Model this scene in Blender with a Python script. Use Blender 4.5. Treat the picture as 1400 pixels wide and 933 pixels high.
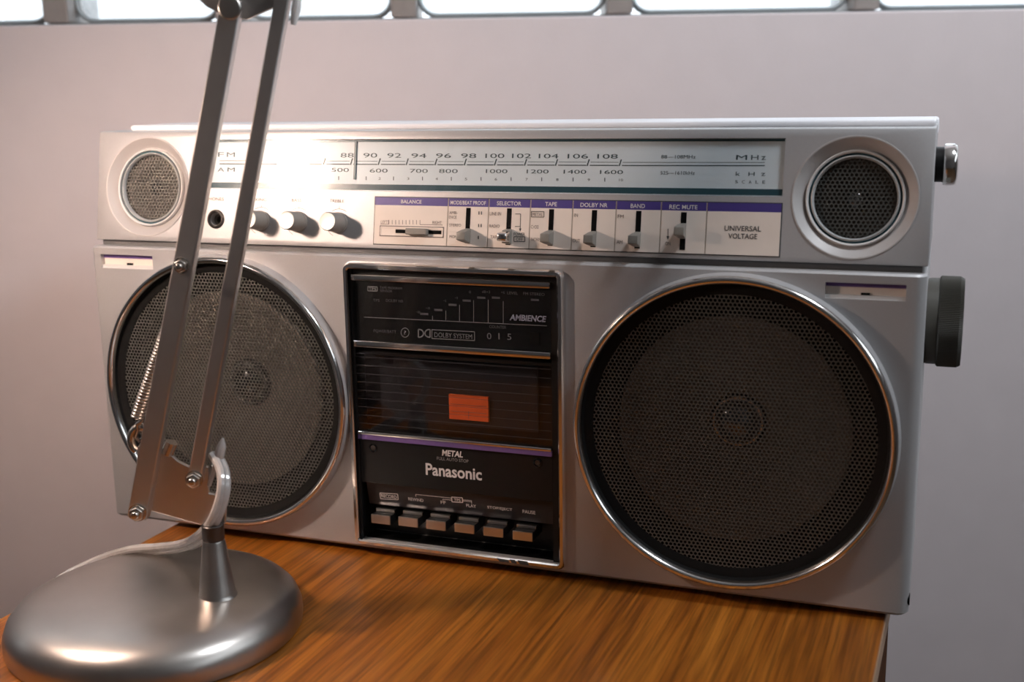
import bpy, bmesh, math, random
from math import sin, cos, pi, sqrt
from mathutils import Vector, Matrix

random.seed(4)
for o in list(bpy.data.objects):
    bpy.data.objects.remove(o)
C = bpy.context.scene.collection
S = bpy.context.scene

# ------------------------------------------------------------------ camera
OZ = 0.624                      # height of the radio's underside above the floor
F = 1601.165
YAW, PITCH, ROLL = 0.3544100, -0.2088241, 0.0165069
CAM = Vector((0.2706028, -0.6369037, 0.2867981))


def rotm(a, b, c):
    return (Matrix.Rotation(a, 3, 'Z') @ Matrix.Rotation(b, 3, 'X') @ Matrix.Rotation(c, 3, 'Y'))


RM = rotm(YAW, PITCH, ROLL)
cam_d = bpy.data.cameras.new('camera')
cam = bpy.data.objects.new('camera', cam_d)
C.objects.link(cam)
m3 = Matrix((RM.col[0], RM.col[2], -RM.col[1])).transposed()
cam.matrix_world = Matrix.Translation(CAM + Vector((0, 0, OZ))) @ m3.to_4x4()
cam_d.sensor_fit = 'HORIZONTAL'
cam_d.sensor_width = 36.0
cam_d.lens = F / 1400 * 36
cam_d.clip_start = 0.02
cam_d.dof.use_dof = True
cam_d.dof.focus_distance = 0.70
cam_d.dof.aperture_fstop = 6.3
S.camera = cam

# ------------------------------------------------------------------ light
world = bpy.data.worlds.new('overcast_sky')
S.world = world
world.use_nodes = True
bg = world.node_tree.nodes['Background']
bg.inputs[0].default_value = (0.86, 0.93, 1.0, 1)
bg.inputs[1].default_value = 2.3
BULB = 390.0                    # radiance of the lamp's bulb
PENDANT = 50.0                  # radiance of the ceiling pendant's opal globe
S.view_settings.view_transform = 'Standard'
S.view_settings.look = 'None'
S.view_settings.gamma = 1
S.view_settings.use_curve_mapping = False
S.view_settings.exposure = 0.05


# ------------------------------------------------------------------ helpers
def tag(o, label, cat=None, group=None, kind=None):
    o['label'] = label
    if cat: o['category'] = cat
    if group: o['group'] = group
    if kind: o['kind'] = kind
    return o


def thing(name, loc, label, cat):
    o = bpy.data.objects.new(name, None)
    o.empty_display_size = 0.02
    C.objects.link(o)
    o.location = (loc[0], loc[1], loc[2] + OZ)
    ROOT[o.name] = Vector(loc)
    return tag(o, label, cat)


ROOT = {}                       # origin of each parent, in the radio's frame
ALPHA = math.atan2(0.0183 - 0.0056, 0.2655 - 0.1946)   # backward slope of the radio's upper panel
UD, UZ, ZT, HT, HW, DEP = 0.0056, 0.1946, 0.1909, 0.2655, 0.265, 0.130


def Lm(x, o, z):                # lower front panel: o is the distance out of the panel
    return (x, -o, z)


def Um(x, o, s):                # sloping upper panel
    return (x, UD + s * sin(ALPHA) - o * cos(ALPHA), UZ + s * cos(ALPHA) + o * sin(ALPHA))


def Wm(x, y, z):
    return (x, y, z)


def ray(u, v):
    return RM @ Vector(((u - 700) / F, 1, -(v - 466.5) / F))


def hit(u, v, n, p0):
    d = ray(u, v)
    return CAM + d * ((Vector(p0) - CAM).dot(n) / d.dot(n))


def Lp(u, v, o=0.0):
    p = hit(u, v, Vector((0, -1, 0)), (0, -o, 0))
    return p.x, p.z


UN = Vector((0, -cos(ALPHA), sin(ALPHA)))
UT = Vector((0, sin(ALPHA), cos(ALPHA)))


def Up(u, v, o=0.0):
    p0 = Vector((0, UD, UZ)) + UN * o
    p = hit(u, v, UN, p0)
    return p.x, (p - Vector((0, UD, UZ))).dot(UT)


def rect(pf, tl, tr, bl, br, o=0.0):
    a, b, c, d = (pf(p[0], p[1], o) for p in (tl, tr, bl, br))
    return (a[0] + c[0]) / 2, (b[0] + d[0]) / 2, (c[1] + d[1]) / 2, (a[1] + b[1]) / 2


class MB:
    def __init__(s, mp=Wm):
        s.v = []; s.f = []; s.mp = mp

    def add(s, vs, fs):
        k = len(s.v)
        s.v += [s.mp(*p) for p in vs]
        s.f += [tuple(i + k for i in f) for f in fs]
        return s

    def box(s, x0, x1, o0, o1, z0, z1):
        vs = [(x, o, z) for x in (x0, x1) for o in (o0, o1) for z in (z0, z1)]
        return s.add(vs, [(0, 1, 3, 2), (4, 6, 7, 5), (0, 4, 5, 1), (2, 3, 7, 6), (0, 2, 6, 4), (1, 5, 7, 3)])

    def loft(s, loops, cap0=True, cap1=True, close=False):
        n = len(loops[0]); vs = [p for l in loops for p in l]; fs = []
        m = len(loops)
        for i in range(m if close else m - 1):
            a, b = i * n, ((i + 1) % m) * n
            for j in range(n):
                k = (j + 1) % n
                fs.append((a + j, a + k, b + k, b + j))
        if not close:
            if cap0: fs.append(tuple(range(n)))
            if cap1: fs.append(tuple((m - 1) * n + j for j in range(n)))
        return s.add(vs, fs)

    def lathe(s, cx, cz, prof, seg=48, cap0=False, cap1=False):       # axis along o
        loops = [[(cx + r * cos(2 * pi * j / seg), o, cz + r * sin(2 * pi * j / seg)) for j in range(seg)] for r, o in prof]
        return s.loft(loops, cap0, cap1)

    def lathe_x(s, cy, cz, prof, seg=48, cap0=True, cap1=True):       # axis along x
        loops = [[(x, cy + r * cos(2 * pi * j / seg), cz + r * sin(2 * pi * j / seg)) for j in range(seg)] for r, x in prof]
        return s.loft(loops, cap0, cap1)

    def lathe_z(s, cx, cy, prof, seg=64, cap0=True, cap1=True):       # axis along z
        loops = [[(cx + r * cos(2 * pi * j / seg), cy + r * sin(2 * pi * j / seg), z) for j in range(seg)] for r, z in prof]
        return s.loft(loops, cap0, cap1)

    def poly(s, pts, o0, o1):
        return s.loft([[(x, o0, z) for x, z in pts], [(x, o1, z) for x, z in pts]])

    def flat(s, pts, o):
        return s.add([(x, o, z) for x, z in pts], [tuple(range(len(pts)))])

    def bar(s, x0, z0, x1, z1, w, o):                                  # printed line
        dx, dz = x1 - x0, z1 - z0; l = sqrt(dx * dx + dz * dz) or 1
        nx, nz = -dz / l * w / 2, dx / l * w / 2
        return s.flat([(x0 + nx, z0 + nz), (x0 - nx, z0 - nz), (x1 - nx, z1 - nz), (x1 + nx, z1 + nz)], o)

    def rrect(s, x0, x1, z0, z1, prof, rad, cap0=False, cap1=False, close=False, n=5):
        loops = []
        for ins, o in prof:
            r = max(rad - ins, 0.0004); l = []
            for cx, cz, a0 in ((x1 - ins - r, z1 - ins - r, 0), (x0 + ins + r, z1 - ins - r, pi / 2),
                               (x0 + ins + r, z0 + ins + r, pi), (x1 - ins - r, z0 + ins + r, 1.5 * pi)):
                for k in range(n + 1):
                    a = a0 + pi / 2 * k / n
                    l.append((cx + r * cos(a), o, cz + r * sin(a)))
            loops.append(l)
        return s.loft(loops, cap0, cap1, close)

    def tube(s, pts, r, seg=10, cap=True):
        pts = [Vector(p) for p in pts]; loops = []
        t0 = (pts[1] - pts[0]).normalized()
        up = Vector((0, 0, 1)) if abs(t0.z) < .9 else Vector((1, 0, 0))
        nrm = t0.cross(up).normalized()
        for i, p in enumerate(pts):
            t = (pts[min(i + 1, len(pts) - 1)] - pts[max(i - 1, 0)]).normalized()
            nrm = (nrm - t * nrm.dot(t)).normalized()
            b = t.cross(nrm)
            rr = r[i] if isinstance(r, (list, tuple)) else r
            loops.append([tuple(p + (nrm * cos(2 * pi * k / seg) + b * sin(2 * pi * k / seg)) * rr) for k in range(seg)])
        return s.loft(loops, cap, cap)

    def build(s, name, mat, parent, bevel=0.0, bseg=2, angle=35, label=None, kind=None, smooth=True):
        org = ROOT[parent.name] if parent else Vector((0, 0, 0))
        me = bpy.data.meshes.new(name)
        me.from_pydata([(p[0] - org.x, p[1] - org.y, p[2] - org.z) for p in s.v], [], s.f)
        finish(me, mat, bevel, bseg, angle, smooth)
        return link(name, me, parent, label, kind)


def finish(me, mat, bevel=0.0, bseg=2, angle=35, smooth=True):
    bm = bmesh.new(); bm.from_mesh(me)
    bmesh.ops.recalc_face_normals(bm, faces=bm.faces)
    if bevel:
        es = [e for e in bm.edges if len(e.link_faces) == 2 and e.calc_face_angle(0) > math.radians(30)]
        bmesh.ops.bevel(bm, geom=es, offset=bevel, segments=bseg, profile=0.5, affect='EDGES', clamp_overlap=True)
    bm.to_mesh(me); bm.free()
    if mat: me.materials.append(mat)
    if smooth:
        me.shade_smooth()
        me.set_sharp_from_angle(angle=math.radians(min(angle, 20) if bevel else angle))


def link(name, me, parent, label=None, kind=None):
    o = bpy.data.objects.new(name, me)
    C.objects.link(o)
    if parent:
        o.parent = parent
        ROOT[o.name] = ROOT[parent.name].copy()
    else:
        o.location.z = OZ
        ROOT[o.name] = Vector((0, 0, 0))
    if label: o['label'] = label
    if kind: o['kind'] = kind
    return o


def cut(obj, cutters, angle=35):
    mods = []
    cs = []
    for mb in cutters:
        me = bpy.data.meshes.new('cutter')
        org = ROOT[obj.name]
        me.from_pydata([(p[0] - org.x, p[1] - org.y, p[2] - org.z) for p in mb.v], [], mb.f)
        finish(me, None)
        c = bpy.data.objects.new('cutter', me)
        C.objects.link(c); c.parent = obj.parent
        cs.append(c)
        m = obj.modifiers.new('cut', 'BOOLEAN'); m.operation = 'DIFFERENCE'; m.object = c; m.solver = 'EXACT'
    dg = bpy.context.evaluated_depsgraph_get(); dg.update()
    me = bpy.data.meshes.new_from_object(obj.evaluated_get(dg))
    obj.modifiers.clear()
    old = obj.data; obj.data = me; bpy.data.meshes.remove(old)
    for c in cs:
        d = c.data; bpy.data.objects.remove(c); bpy.data.meshes.remove(d)
    me.shade_smooth(); me.set_sharp_from_angle(angle=math.radians(angle))


def split_build(mb, name, m, parent, xs):
    """one lettering part for each cell between the dividers xs"""
    for a, b in zip(xs[:-1], xs[1:]):
        q = MB(); idx = {}
        for f in mb.f:
            cx = sum(mb.v[i][0] for i in f) / len(f)
            if a <= cx < b:
                for i in f:
                    if i not in idx: idx[i] = len(q.v); q.v.append(mb.v[i])
                q.f.append(tuple(idx[i] for i in f))
        if q.f: q.build(name, m, parent, smooth=False)


TXT = {}


def glyphs(t, bold=0.0):
    if (t, bold) in TXT: return TXT[(t, bold)]
    cu = bpy.data.curves.new('t', 'FONT'); cu.body = t; cu.resolution_u = 3; cu.offset = bold
    ob = bpy.data.objects.new('t', cu); C.objects.link(ob)
    dg = bpy.context.evaluated_depsgraph_get(); dg.update()
    me = bpy.data.meshes.new_from_object(ob.evaluated_get(dg))
    vs = [tuple(v.co) for v in me.vertices]; fs = [tuple(p.vertices) for p in me.polygons]
    bpy.data.objects.remove(ob); bpy.data.curves.remove(cu); bpy.data.meshes.remove(me)
    TXT[(t, bold)] = (vs, fs)
    return vs, fs


def text(mb, pf, t, u, v, w, h, o, bold=0.0, slant=0.0):
    """lettering t centred on pixel (u, v), w pixels wide and h high, lying on a panel"""
    vs, fs = glyphs(t, bold)
    x0 = min(p[0] for p in vs); x1 = max(p[0] for p in vs); y0 = min(p[1] for p in vs); y1 = max(p[1] for p in vs)
    cx, cz = pf(u, v, o)
    mx = abs(pf(u + 5, v, o)[0] - pf(u - 5, v, o)[0]) / 10; mz = abs(pf(u, v + 5, o)[1] - pf(u, v - 5, o)[1]) / 10
    sx, sz = w * mx / (x1 - x0), h * mz / (y1 - y0)
    out = []
    for p in vs:
        z = (p[1] - (y0 + y1) / 2) * sz
        out.append((cx + (p[0] - (x0 + x1) / 2) * sx + z * slant, o, cz + z))
    mb.add(out, fs)


def pbar(mb, pf, u0, v0, u1, v1, wpx, o):
    a = pf(u0, v0, o); b = pf(u1, v1, o)
    m = abs(pf(u0 + 5, v0, o)[0] - pf(u0 - 5, v0, o)[0]) / 10
    mb.bar(a[0], a[1], b[0], b[1], wpx * m, o)


def pframe(mb, pf, u0, v0, u1, v1, wpx, o, k=0.0):     # outline of a box; k = slope of its level lines in the photo
    d = k * (u1 - u0)
    pbar(mb, pf, u0, v0, u1, v0 + d, wpx, o); pbar(mb, pf, u0, v1, u1, v1 + d, wpx, o)
    pbar(mb, pf, u0, v0, u0, v1, wpx, o); pbar(mb, pf, u1, v0 + d, u1, v1 + d, wpx, o)


# ------------------------------------------------------------------ materials
def mat(name, col, rough=0.5, metal=0.0, var=0.0, scale=60.0, bump=0.0, bscale=400.0, rvar=0.0, stretch=None, spec=None, coat=0.0, emit=None, es=0.0, aniso=0.0):
    m = bpy.data.materials.new(name); m.use_nodes = True
    nt = m.node_tree; b = nt.nodes['Principled BSDF']
    b.inputs['Base Color'].default_value = (*col, 1)
    b.inputs['Roughness'].default_value = rough
    b.inputs['Metallic'].default_value = metal
    if spec is not None: b.inputs['Specular IOR Level'].default_value = spec
    if coat: b.inputs['Coat Weight'].default_value = coat
    if aniso: b.inputs['Anisotropic'].default_value = aniso
    if emit:
        b.inputs['Emission Color'].default_value = (*emit, 1); b.inputs['Emission Strength'].default_value = es
    tc = nt.nodes.new('ShaderNodeTexCoord'); src = tc.outputs['Object']
    if stretch:
        mp = nt.nodes.new('ShaderNodeMapping'); mp.inputs['Scale'].default_value = stretch
        nt.links.new(src, mp.inputs[0]); src = mp.outputs[0]
    if var or rvar:
        n = nt.nodes.new('ShaderNodeTexNoise'); n.inputs['Scale'].default_value = scale; n.inputs['Detail'].default_value = 5
        nt.links.new(src, n.inputs['Vector'])
        if var:
            r = nt.nodes.new('ShaderNodeMapRange'); r.inputs[3].default_value = 1 - var; r.inputs[4].default_value = 1 + var
            r.inputs[1].default_value = .25; r.inputs[2].default_value = .75
            mx = nt.nodes.new('ShaderNodeMix'); mx.data_type = 'RGBA'; mx.blend_type = 'MULTIPLY'; mx.inputs[0].default_value = 1
            mx.inputs[6].default_value = (*col, 1)
            nt.links.new(n.outputs[0], r.inputs[0]); nt.links.new(r.outputs[0], mx.inputs[7]); nt.links.new(mx.outputs[2], b.inputs['Base Color'])
        if rvar:
            r = nt.nodes.new('ShaderNodeMapRange'); r.inputs[3].default_value = rough - rvar; r.inputs[4].default_value = rough + rvar
            nt.links.new(n.outputs[0], r.inputs[0]); nt.links.new(r.outputs[0], b.inputs['Roughness'])
    if bump:
        n = nt.nodes.new('ShaderNodeTexNoise'); n.inputs['Scale'].default_value = bscale; n.inputs['Detail'].default_value = 3
        nt.links.new(src, n.inputs['Vector'])
        bp = nt.nodes.new('ShaderNodeBump'); bp.inputs['Strength'].default_value = bump; bp.inputs['Distance'].default_value = .0005
        nt.links.new(n.outputs[0], bp.inputs['Height']); nt.links.new(bp.outputs[0], b.inputs['Normal'])
    return m


def pane_mat(name, tint, rough=0.02, frost=0.0):
    """thin clear pane: see-through with a Fresnel gloss; frost adds scattered daylight"""
    m = bpy.data.materials.new(name); m.use_nodes = True
    nt = m.node_tree; nt.nodes.clear()
    out = nt.nodes.new('ShaderNodeOutputMaterial')
    tr = nt.nodes.new('ShaderNodeBsdfTransparent'); tr.inputs[0].default_value = (*tint, 1)
    gl = nt.nodes.new('ShaderNodeBsdfGlossy'); gl.inputs['Roughness'].default_value = rough
    fr = nt.nodes.new('ShaderNodeFresnel')
    ge = nt.nodes.new('ShaderNodeNewGeometry'); io = nt.nodes.new('ShaderNodeMapRange')      # same gloss on both faces of the thin pane
    io.inputs[3].default_value = 1.5; io.inputs[4].default_value = 1 / 1.5
    nt.links.new(ge.outputs['Backfacing'], io.inputs[0]); nt.links.new(io.outputs[0], fr.inputs[0])
    mx = nt.nodes.new('ShaderNodeMixShader')
    a = tr.outputs[0]
    if frost:
        tl = nt.nodes.new('ShaderNodeBsdfTranslucent'); tl.inputs[0].default_value = (.95, .95, .95, 1)
        m2 = nt.nodes.new('ShaderNodeMixShader')
        n = nt.nodes.new('ShaderNodeTexNoise'); n.inputs['Scale'].default_value = 55
        r = nt.nodes.new('ShaderNodeMapRange'); r.inputs[3].default_value = frost - .3; r.inputs[4].default_value = frost + .3
        tc = nt.nodes.new('ShaderNodeTexCoord'); nt.links.new(tc.outputs['Object'], n.inputs['Vector'])
        nt.links.new(n.outputs[0], r.inputs[0]); nt.links.new(r.outputs[0], m2.inputs[0])
        nt.links.new(a, m2.inputs[1]); nt.links.new(tl.outputs[0], m2.inputs[2]); a = m2.outputs[0]
    nt.links.new(fr.outputs[0], mx.inputs[0]); nt.links.new(a, mx.inputs[1]); nt.links.new(gl.outputs[0], mx.inputs[2])
    nt.links.new(mx.outputs[0], out.inputs[0])
    return m


def wood_mat(name, c0, c1, c2, rough=.42, spec=.4):
    m = bpy.data.materials.new(name); m.use_nodes = True
    nt = m.node_tree; b = nt.nodes['Principled BSDF']
    tc = nt.nodes.new('ShaderNodeTexCoord')

    def noise(sc, scale, det, dist=0.0):
        mp = nt.nodes.new('ShaderNodeMapping'); mp.inputs['Scale'].default_value = sc
        n = nt.nodes.new('ShaderNodeTexNoise'); n.inputs['Scale'].default_value = scale; n.inputs['Detail'].default_value = det
        n.inputs['Distortion'].default_value = dist
        nt.links.new(tc.outputs['Object'], mp.inputs[0]); nt.links.new(mp.outputs[0], n.inputs['Vector'])
        return n
    n1 = noise((1, .045, 1), 120, 6, .4); n2 = noise((1, .03, 1), 520, 4); n3 = noise((1, .15, 1), 9, 3)
    cr = nt.nodes.new('ShaderNodeValToRGB')
    cr.color_ramp.elements[0].position = .25; cr.color_ramp.elements[0].color = (*c0, 1)
    cr.color_ramp.elements[1].position = .80; cr.color_ramp.elements[1].color = (*c2, 1)
    e = cr.color_ramp.elements.new(.5); e.color = (*c1, 1)
    nt.links.new(n1.outputs[0], cr.inputs[0])
    r = nt.nodes.new('ShaderNodeMapRange'); r.inputs[1].default_value = .35; r.inputs[2].default_value = .62
    r.inputs[3].default_value = .55; r.inputs[4].default_value = 1.12
    nt.links.new(n2.outputs[0], r.inputs[0])
    r3 = nt.nodes.new('ShaderNodeMapRange'); r3.inputs[1].default_value = .3; r3.inputs[2].default_value = .7
    r3.inputs[3].default_value = .85; r3.inputs[4].default_value = 1.15
    nt.links.new(n3.outputs[0], r3.inputs[0])
    mu = nt.nodes.new('ShaderNodeMath'); mu.operation = 'MULTIPLY'
    nt.links.new(r.outputs[0], mu.inputs[0]); nt.links.new(r3.outputs[0], mu.inputs[1])
    mx = nt.nodes.new('ShaderNodeMix'); mx.data_type = 'RGBA'; mx.blend_type = 'MULTIPLY'; mx.inputs[0].default_value = 1
    nt.links.new(cr.outputs[0], mx.inputs[6]); nt.links.new(mu.outputs[0], mx.inputs[7])
    nt.links.new(mx.outputs[2], b.inputs['Base Color'])
    bp = nt.nodes.new('ShaderNodeBump'); bp.inputs['Strength'].default_value = .25; bp.inputs['Distance'].default_value = .0004
    nt.links.new(n2.outputs[0], bp.inputs['Height']); nt.links.new(bp.outputs[0], b.inputs['Normal'])
    b.inputs['Roughness'].default_value = rough
    b.inputs['Specular IOR Level'].default_value = spec
    return m


M = dict(
    wall=mat('plaster', (.86, .78, .785), .75, var=.02, scale=30, bump=.25, bscale=260),
    ceiling=mat('ceiling_paint', (.5, .48, .46), .8, var=.02),
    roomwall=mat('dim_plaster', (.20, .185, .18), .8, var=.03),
    floor=wood_mat('floor_wood', (.10, .055, .025), (.14, .08, .04), (.18, .10, .05), .5),
    wood=wood_mat('teak', (.17, .048, .004), (.28, .088, .008), (.39, .140, .016)),
    wood_dark=wood_mat('teak_side', (.05, .016, .004), (.085, .028, .007), (.12, .042, .011), .75, .1),
    edge=mat('veneer_edge', (.42, .27, .16), .5, var=.12, scale=90),
    silver=mat('silver_paint', (.53, .525, .53), .42, metal=.36, var=.025, scale=900, bump=.05, bscale=1500),
    silver_dark=mat('silver_shadow_gap', (.12, .12, .12), .5, metal=.3),
    chrome=mat('chrome', (.88, .86, .84), .13, metal=1, rvar=.04, scale=40),
    chrome_soft=mat('satin_chrome', (.80, .78, .76), .28, metal=1),
    black=mat('black_plastic', (.008, .008, .008), .38, spec=.25, var=.1, scale=40, rvar=.06),
    gloss=mat('black_gloss', (.007, .0075, .008), .12, spec=.35, rvar=.04, scale=25),
    slot=mat('slot_black', (.003, .003, .003), .8, spec=.1),
    mesh_dark=mat('grille_paint', (.085, .085, .078), .45, metal=.3),
    cone=mat('paper_cone', (.20, .175, .150), .75, var=.1, scale=120),
    surround=mat('rubber_surround', (.004, .004, .004), .7, spec=.15),
    dome=mat('dust_cap_gloss', (.30, .31, .33), .14, metal=1),
    bright_dome=mat('bright_dust_cap', (.62, .63, .65), .12, metal=1),
    tweet_cone=mat('tweeter_cone', (.10, .085, .07), .6),
    ring_white=mat('ring_silver', (.72, .71, .70), .4),
    ring_grey=mat('ring_grey', (.42, .43, .43), .4),
    bezel=mat('bezel_silver', (.50, .48, .47), .48, metal=.12),
    cream=mat('cream_panel', (.88, .79, .71), .5, var=.04, scale=55),
    tan=mat('tan_line', (.50, .43, .36), .5),
    purple=mat('purple_band', (.065, .045, .24), .45),
    purple_soft=mat('purple_stripe', (.16, .10, .30), .35),
    white_ink=mat('white_ink', (.78, .76, .76), .5),
    dark_ink=mat('dark_ink', (.05, .05, .05), .6),
    brown_ink=mat('brown_ink', (.20, .16, .14), .6),
    dark_brown=mat('dark_brown_ink', (.10, .08, .07), .6),
    teal_ink=mat('teal_ink', (.045, .085, .10), .5),
    grey_ink=mat('grey_ink', (.13, .135, .15), .5),
    mid_ink=mat('mid_ink', (.34, .33, .33), .5),
    dim_ink=mat('dim_ink', (.055, .058, .068), .5),
    blue_ink=mat('ambience_ink', (.22, .235, .32), .5),
    dial=mat('dial_plate', (.80, .88, .93), .35, var=.015, scale=90),
    teal=mat('dial_teal', (.035, .085, .105), .25),
    glass=pane_mat('dial_glass', (.97, .985, .985)),
    smoke=pane_mat('smoked_window', (.90, .90, .92)),
    pale=mat('lit_handle', (.92, .92, .95), .5),  # whitened: window light lying on the radio's top is put into this colour
    lever=mat('grey_lever', (.22, .205, .18), .45, var=.05, scale=80),
    knob=mat('knob_grey', (.30, .27, .24), .5),
    knob_cap=mat('knob_cap', (.68, .65, .60), .38, metal=.35),
    olive=mat('tuning_knob_grey', (.075, .07, .058), .45, var=.08),
    orange=mat('orange_label', (.92, .15, .03), .5, var=.08, scale=60),
    cass=mat('cassette_grey', (.012, .0125, .014), .5),
    nickel=mat('brushed_nickel', (.50, .47, .44), .34, metal=1, var=.05, scale=60, rvar=.05, bump=.05, bscale=900),
    arm=mat('arm_steel', (.68, .64, .61), .32, metal=.95, var=.04, scale=70),
    dark_metal=mat('dark_metal', (.10, .09, .085), .4, metal=.9),
    steel=mat('bolt_steel', (.62, .57, .52), .25, metal=1),
    cable=mat('clear_cable', (.48, .45, .43), .18, var=.1, scale=200, spec=.7, coat=.5),
    bulb=mat('bulb_glow', (1, .9, .8), .5, emit=(1.0, .76, .64), es=BULB),
    globe=mat('opal_glow', (.9, .9, .9), .4, emit=(.90, .94, 1.0), es=PENDANT),
    shade_in=mat('shade_white', (.80, .78, .74), .5),
    mullion=mat('window_frame', (.30, .27, .25), .5, var=.15, scale=50),
    sash=mat('window_sash', (.33, .36, .37), .5),
    pane=pane_mat('glass_block', (.95, .97, .98), .05, frost=.35),
)

# ------------------------------------------------------------------ room
ROOMD = 1.00                    # camera to back wall


def room_box(name, u0, u1, w0, w1, z0, z1, m, parent=None, bevel=0.0):
    """a box in the room's own axes (u right, w away from the lens, z above the radio's underside)"""
    mb = MB(lambda x, y, z: (x, y, z + OZ)); mb.box(u0, u1, w0, w1, z0, z1)
    me = bpy.data.meshes.new(name); me.from_pydata(mb.v, [], mb.f); finish(me, m, bevel)
    o = bpy.data.objects.new(name, me); C.objects.link(o)
    if parent:
        o.parent = parent
    else:
        o.location = (CAM.x, CAM.y, 0); o.rotation_euler.z = YAW; o['kind'] = 'structure'
    return o


W0, W1 = ROOMD, ROOMD + .16
SILL = CAM.z + .0611 * ROOMD
room_box('floor', -2.0, 1.9, -2.3, W1, -OZ - .05, -OZ, M['floor'])
room_box('wall_back', -2.0, 1.9, W0, W1, -OZ, SILL, M['wall'], bevel=.002)
room_box('wall_back_upper', -2.0, 1.9, W0, W1, .80, 1.85, M['wall'])
room_box('ceiling', -2.1, 2.0, -2.4, W1, 1.85, 1.92, M['ceiling'])
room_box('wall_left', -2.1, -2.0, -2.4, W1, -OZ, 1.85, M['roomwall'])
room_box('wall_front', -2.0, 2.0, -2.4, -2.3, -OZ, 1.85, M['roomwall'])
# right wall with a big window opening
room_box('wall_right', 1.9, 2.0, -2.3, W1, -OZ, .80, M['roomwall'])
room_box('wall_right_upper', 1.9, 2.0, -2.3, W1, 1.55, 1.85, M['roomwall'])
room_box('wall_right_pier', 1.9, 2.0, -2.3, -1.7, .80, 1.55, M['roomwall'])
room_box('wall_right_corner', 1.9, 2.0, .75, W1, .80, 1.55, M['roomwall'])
w2 = room_box('window_2', 1.88, 2.02, -1.7, .75, .77, .80, M['sash'])
for a in (-1.70, -.90, -.09, .71):
    room_box('mullion', 1.93, 1.97, a, a + .04, .80, 1.55, M['sash'], w2)
# window strip in the back wall: glass panes with rounded corners between mullions
win = room_box('window_1', -2.0, 1.9, W0 + .05, W0 + .13, SILL, SILL + .004, M['sash'])
mul = [-1.55, -1.33, -1.12, -.93, -.755, -.585, -.425, -.263, -.097, .107, .340, .575, .80, 1.03, 1.26, 1.5]
mul = [q * ROOMD / 1.1 for q in mul]
for i, a in enumerate(mul):
    room_box('mullion', a - .011, a + .011, W0 + .04, W0 + .12, SILL + .004, .80, M['mullion'], win, bevel=.002)
    if i + 1 < len(mul):
        b = mul[i + 1]
        for z0, z1 in ((SILL + .004, .57), (.585, .80)):
            mb = MB(lambda x, y, z: (x, y, z + OZ))
            mb.rrect(a + .010, b - .010, z0, z1, [(0, W0 + .070), (0, W0 + .060), (.0020, W0 + .058), (.0040, W0 + .062)], .018, close=False)
            me = bpy.data.meshes.new('sash'); me.from_pydata(mb.v, [], mb.f); finish(me, M['sash'])
            o = bpy.data.objects.new('sash', me); C.objects.link(o); o.parent = win
            mb = MB(lambda x, y, z: (x, y, z + OZ))
            mb.rrect(a + .012, b - .012, z0 + .002, z1 - .002, [(0, W0 + .075), (0, W0 + .070), (.010, W0 + .064)], .018, True, True)
            me = bpy.data.meshes.new('pane'); me.from_pydata(mb.v, [], mb.f); finish(me, M['pane'])
            o = bpy.data.objects.new('pane', me); C.objects.link(o); o.parent = win
room_box('transom', -2.0, 1.9, W0 + .045, W0 + .115, .57, .585, M['mullion'], win)

# ceiling pendant in front of the radio, above the picture
pc = Vector((CAM.x, CAM.y, 0)) + Vector((cos(YAW), sin(YAW), 0)) * .45 + Vector((-sin(YAW), cos(YAW), 0)) * .41
pend = thing('pendant_lamp', (pc.x, pc.y, 1.85), 'white glass globe pendant hanging from the ceiling over the table', 'lamp')
b = MB(); b.lathe_z(pc.x, pc.y, [(.05, 1.85), (.05, 1.835), (.01, 1.82)], 32); b.build('ceiling_rose', M['chrome_soft'], pend)
b = MB(); b.tube([(pc.x, pc.y, 1.825), (pc.x, pc.y, .94)], .003, 8); b.build('cord', M['black'], pend)
b = MB(); b.lathe_z(pc.x, pc.y, [(.02, .95), (.026, .94), (.026, .915)], 32); b.build('globe_cap', M['chrome_soft'], pend)
b = MB(); b.lathe_z(pc.x, pc.y, [(.08 * sin(pi * k / 24), .845 + .08 * cos(pi * k / 24)) for k in range(1, 24)], 48); b.build('glass_globe', M['globe'], pend, angle=60)

# ------------------------------------------------------------------ side table
TZ = -0.004
tb = thing('side_table', (0.0115, -0.16, -OZ), 'small teak side table with pale edge band under the silver radio', 'table')
tb.rotation_euler.z = -0.030
TX0, TX1, TY0, TY1 = -.2365, .2365, -.30, .245   # relative to root, radio frame


def tbox(name, x0, x1, y0, y1, z0, z1, m, parent=None, bevel=.0012):
    mb = MB(); mb.box(x0 + .0115, x1 + .0115, y0 - .16, y1 - .16, z0, z1)
    return mb.build(name, m, parent or tb, bevel)


tbox('table_top', TX0, TX1, TY0, TY1, TZ - .004, TZ, M['wood'], bevel=.0006)
tbox('edge_band', TX0 - .0004, TX1 + .0004, TY0 - .0004, TY1 + .0004, TZ - .016, TZ - .0006, M['edge'], bevel=.0006)
for x in (TX0 + .002, TX1 - .020):
    tbox('side_panel', x, x + .018, TY0 + .004, TY1 - .002, -OZ + .06, TZ - .016, M['wood_dark'])
tbox('back_panel', TX0 + .02, TX1 - .02, TY1 - .012, TY1 - .004, -OZ + .08, TZ - .016, M['wood_dark'])
tbox('shelf', TX0 + .02, TX1 - .02, TY0 + .02, TY1 - .012, -OZ + .12, -OZ + .138, M['wood'])
dr = tbox('drawer', TX0 + .022, TX1 - .022, TY0 + .006, TY0 + .30, TZ - .15, TZ - .02, M['wood'])
kb = MB(); kb.box(-.05 + .0115, .05 + .0115, TY0 - .16 - .012, TY0 - .16 + .006, TZ - .09, TZ - .078); kb.build('handle', M['steel'], dr, .003)
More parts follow.
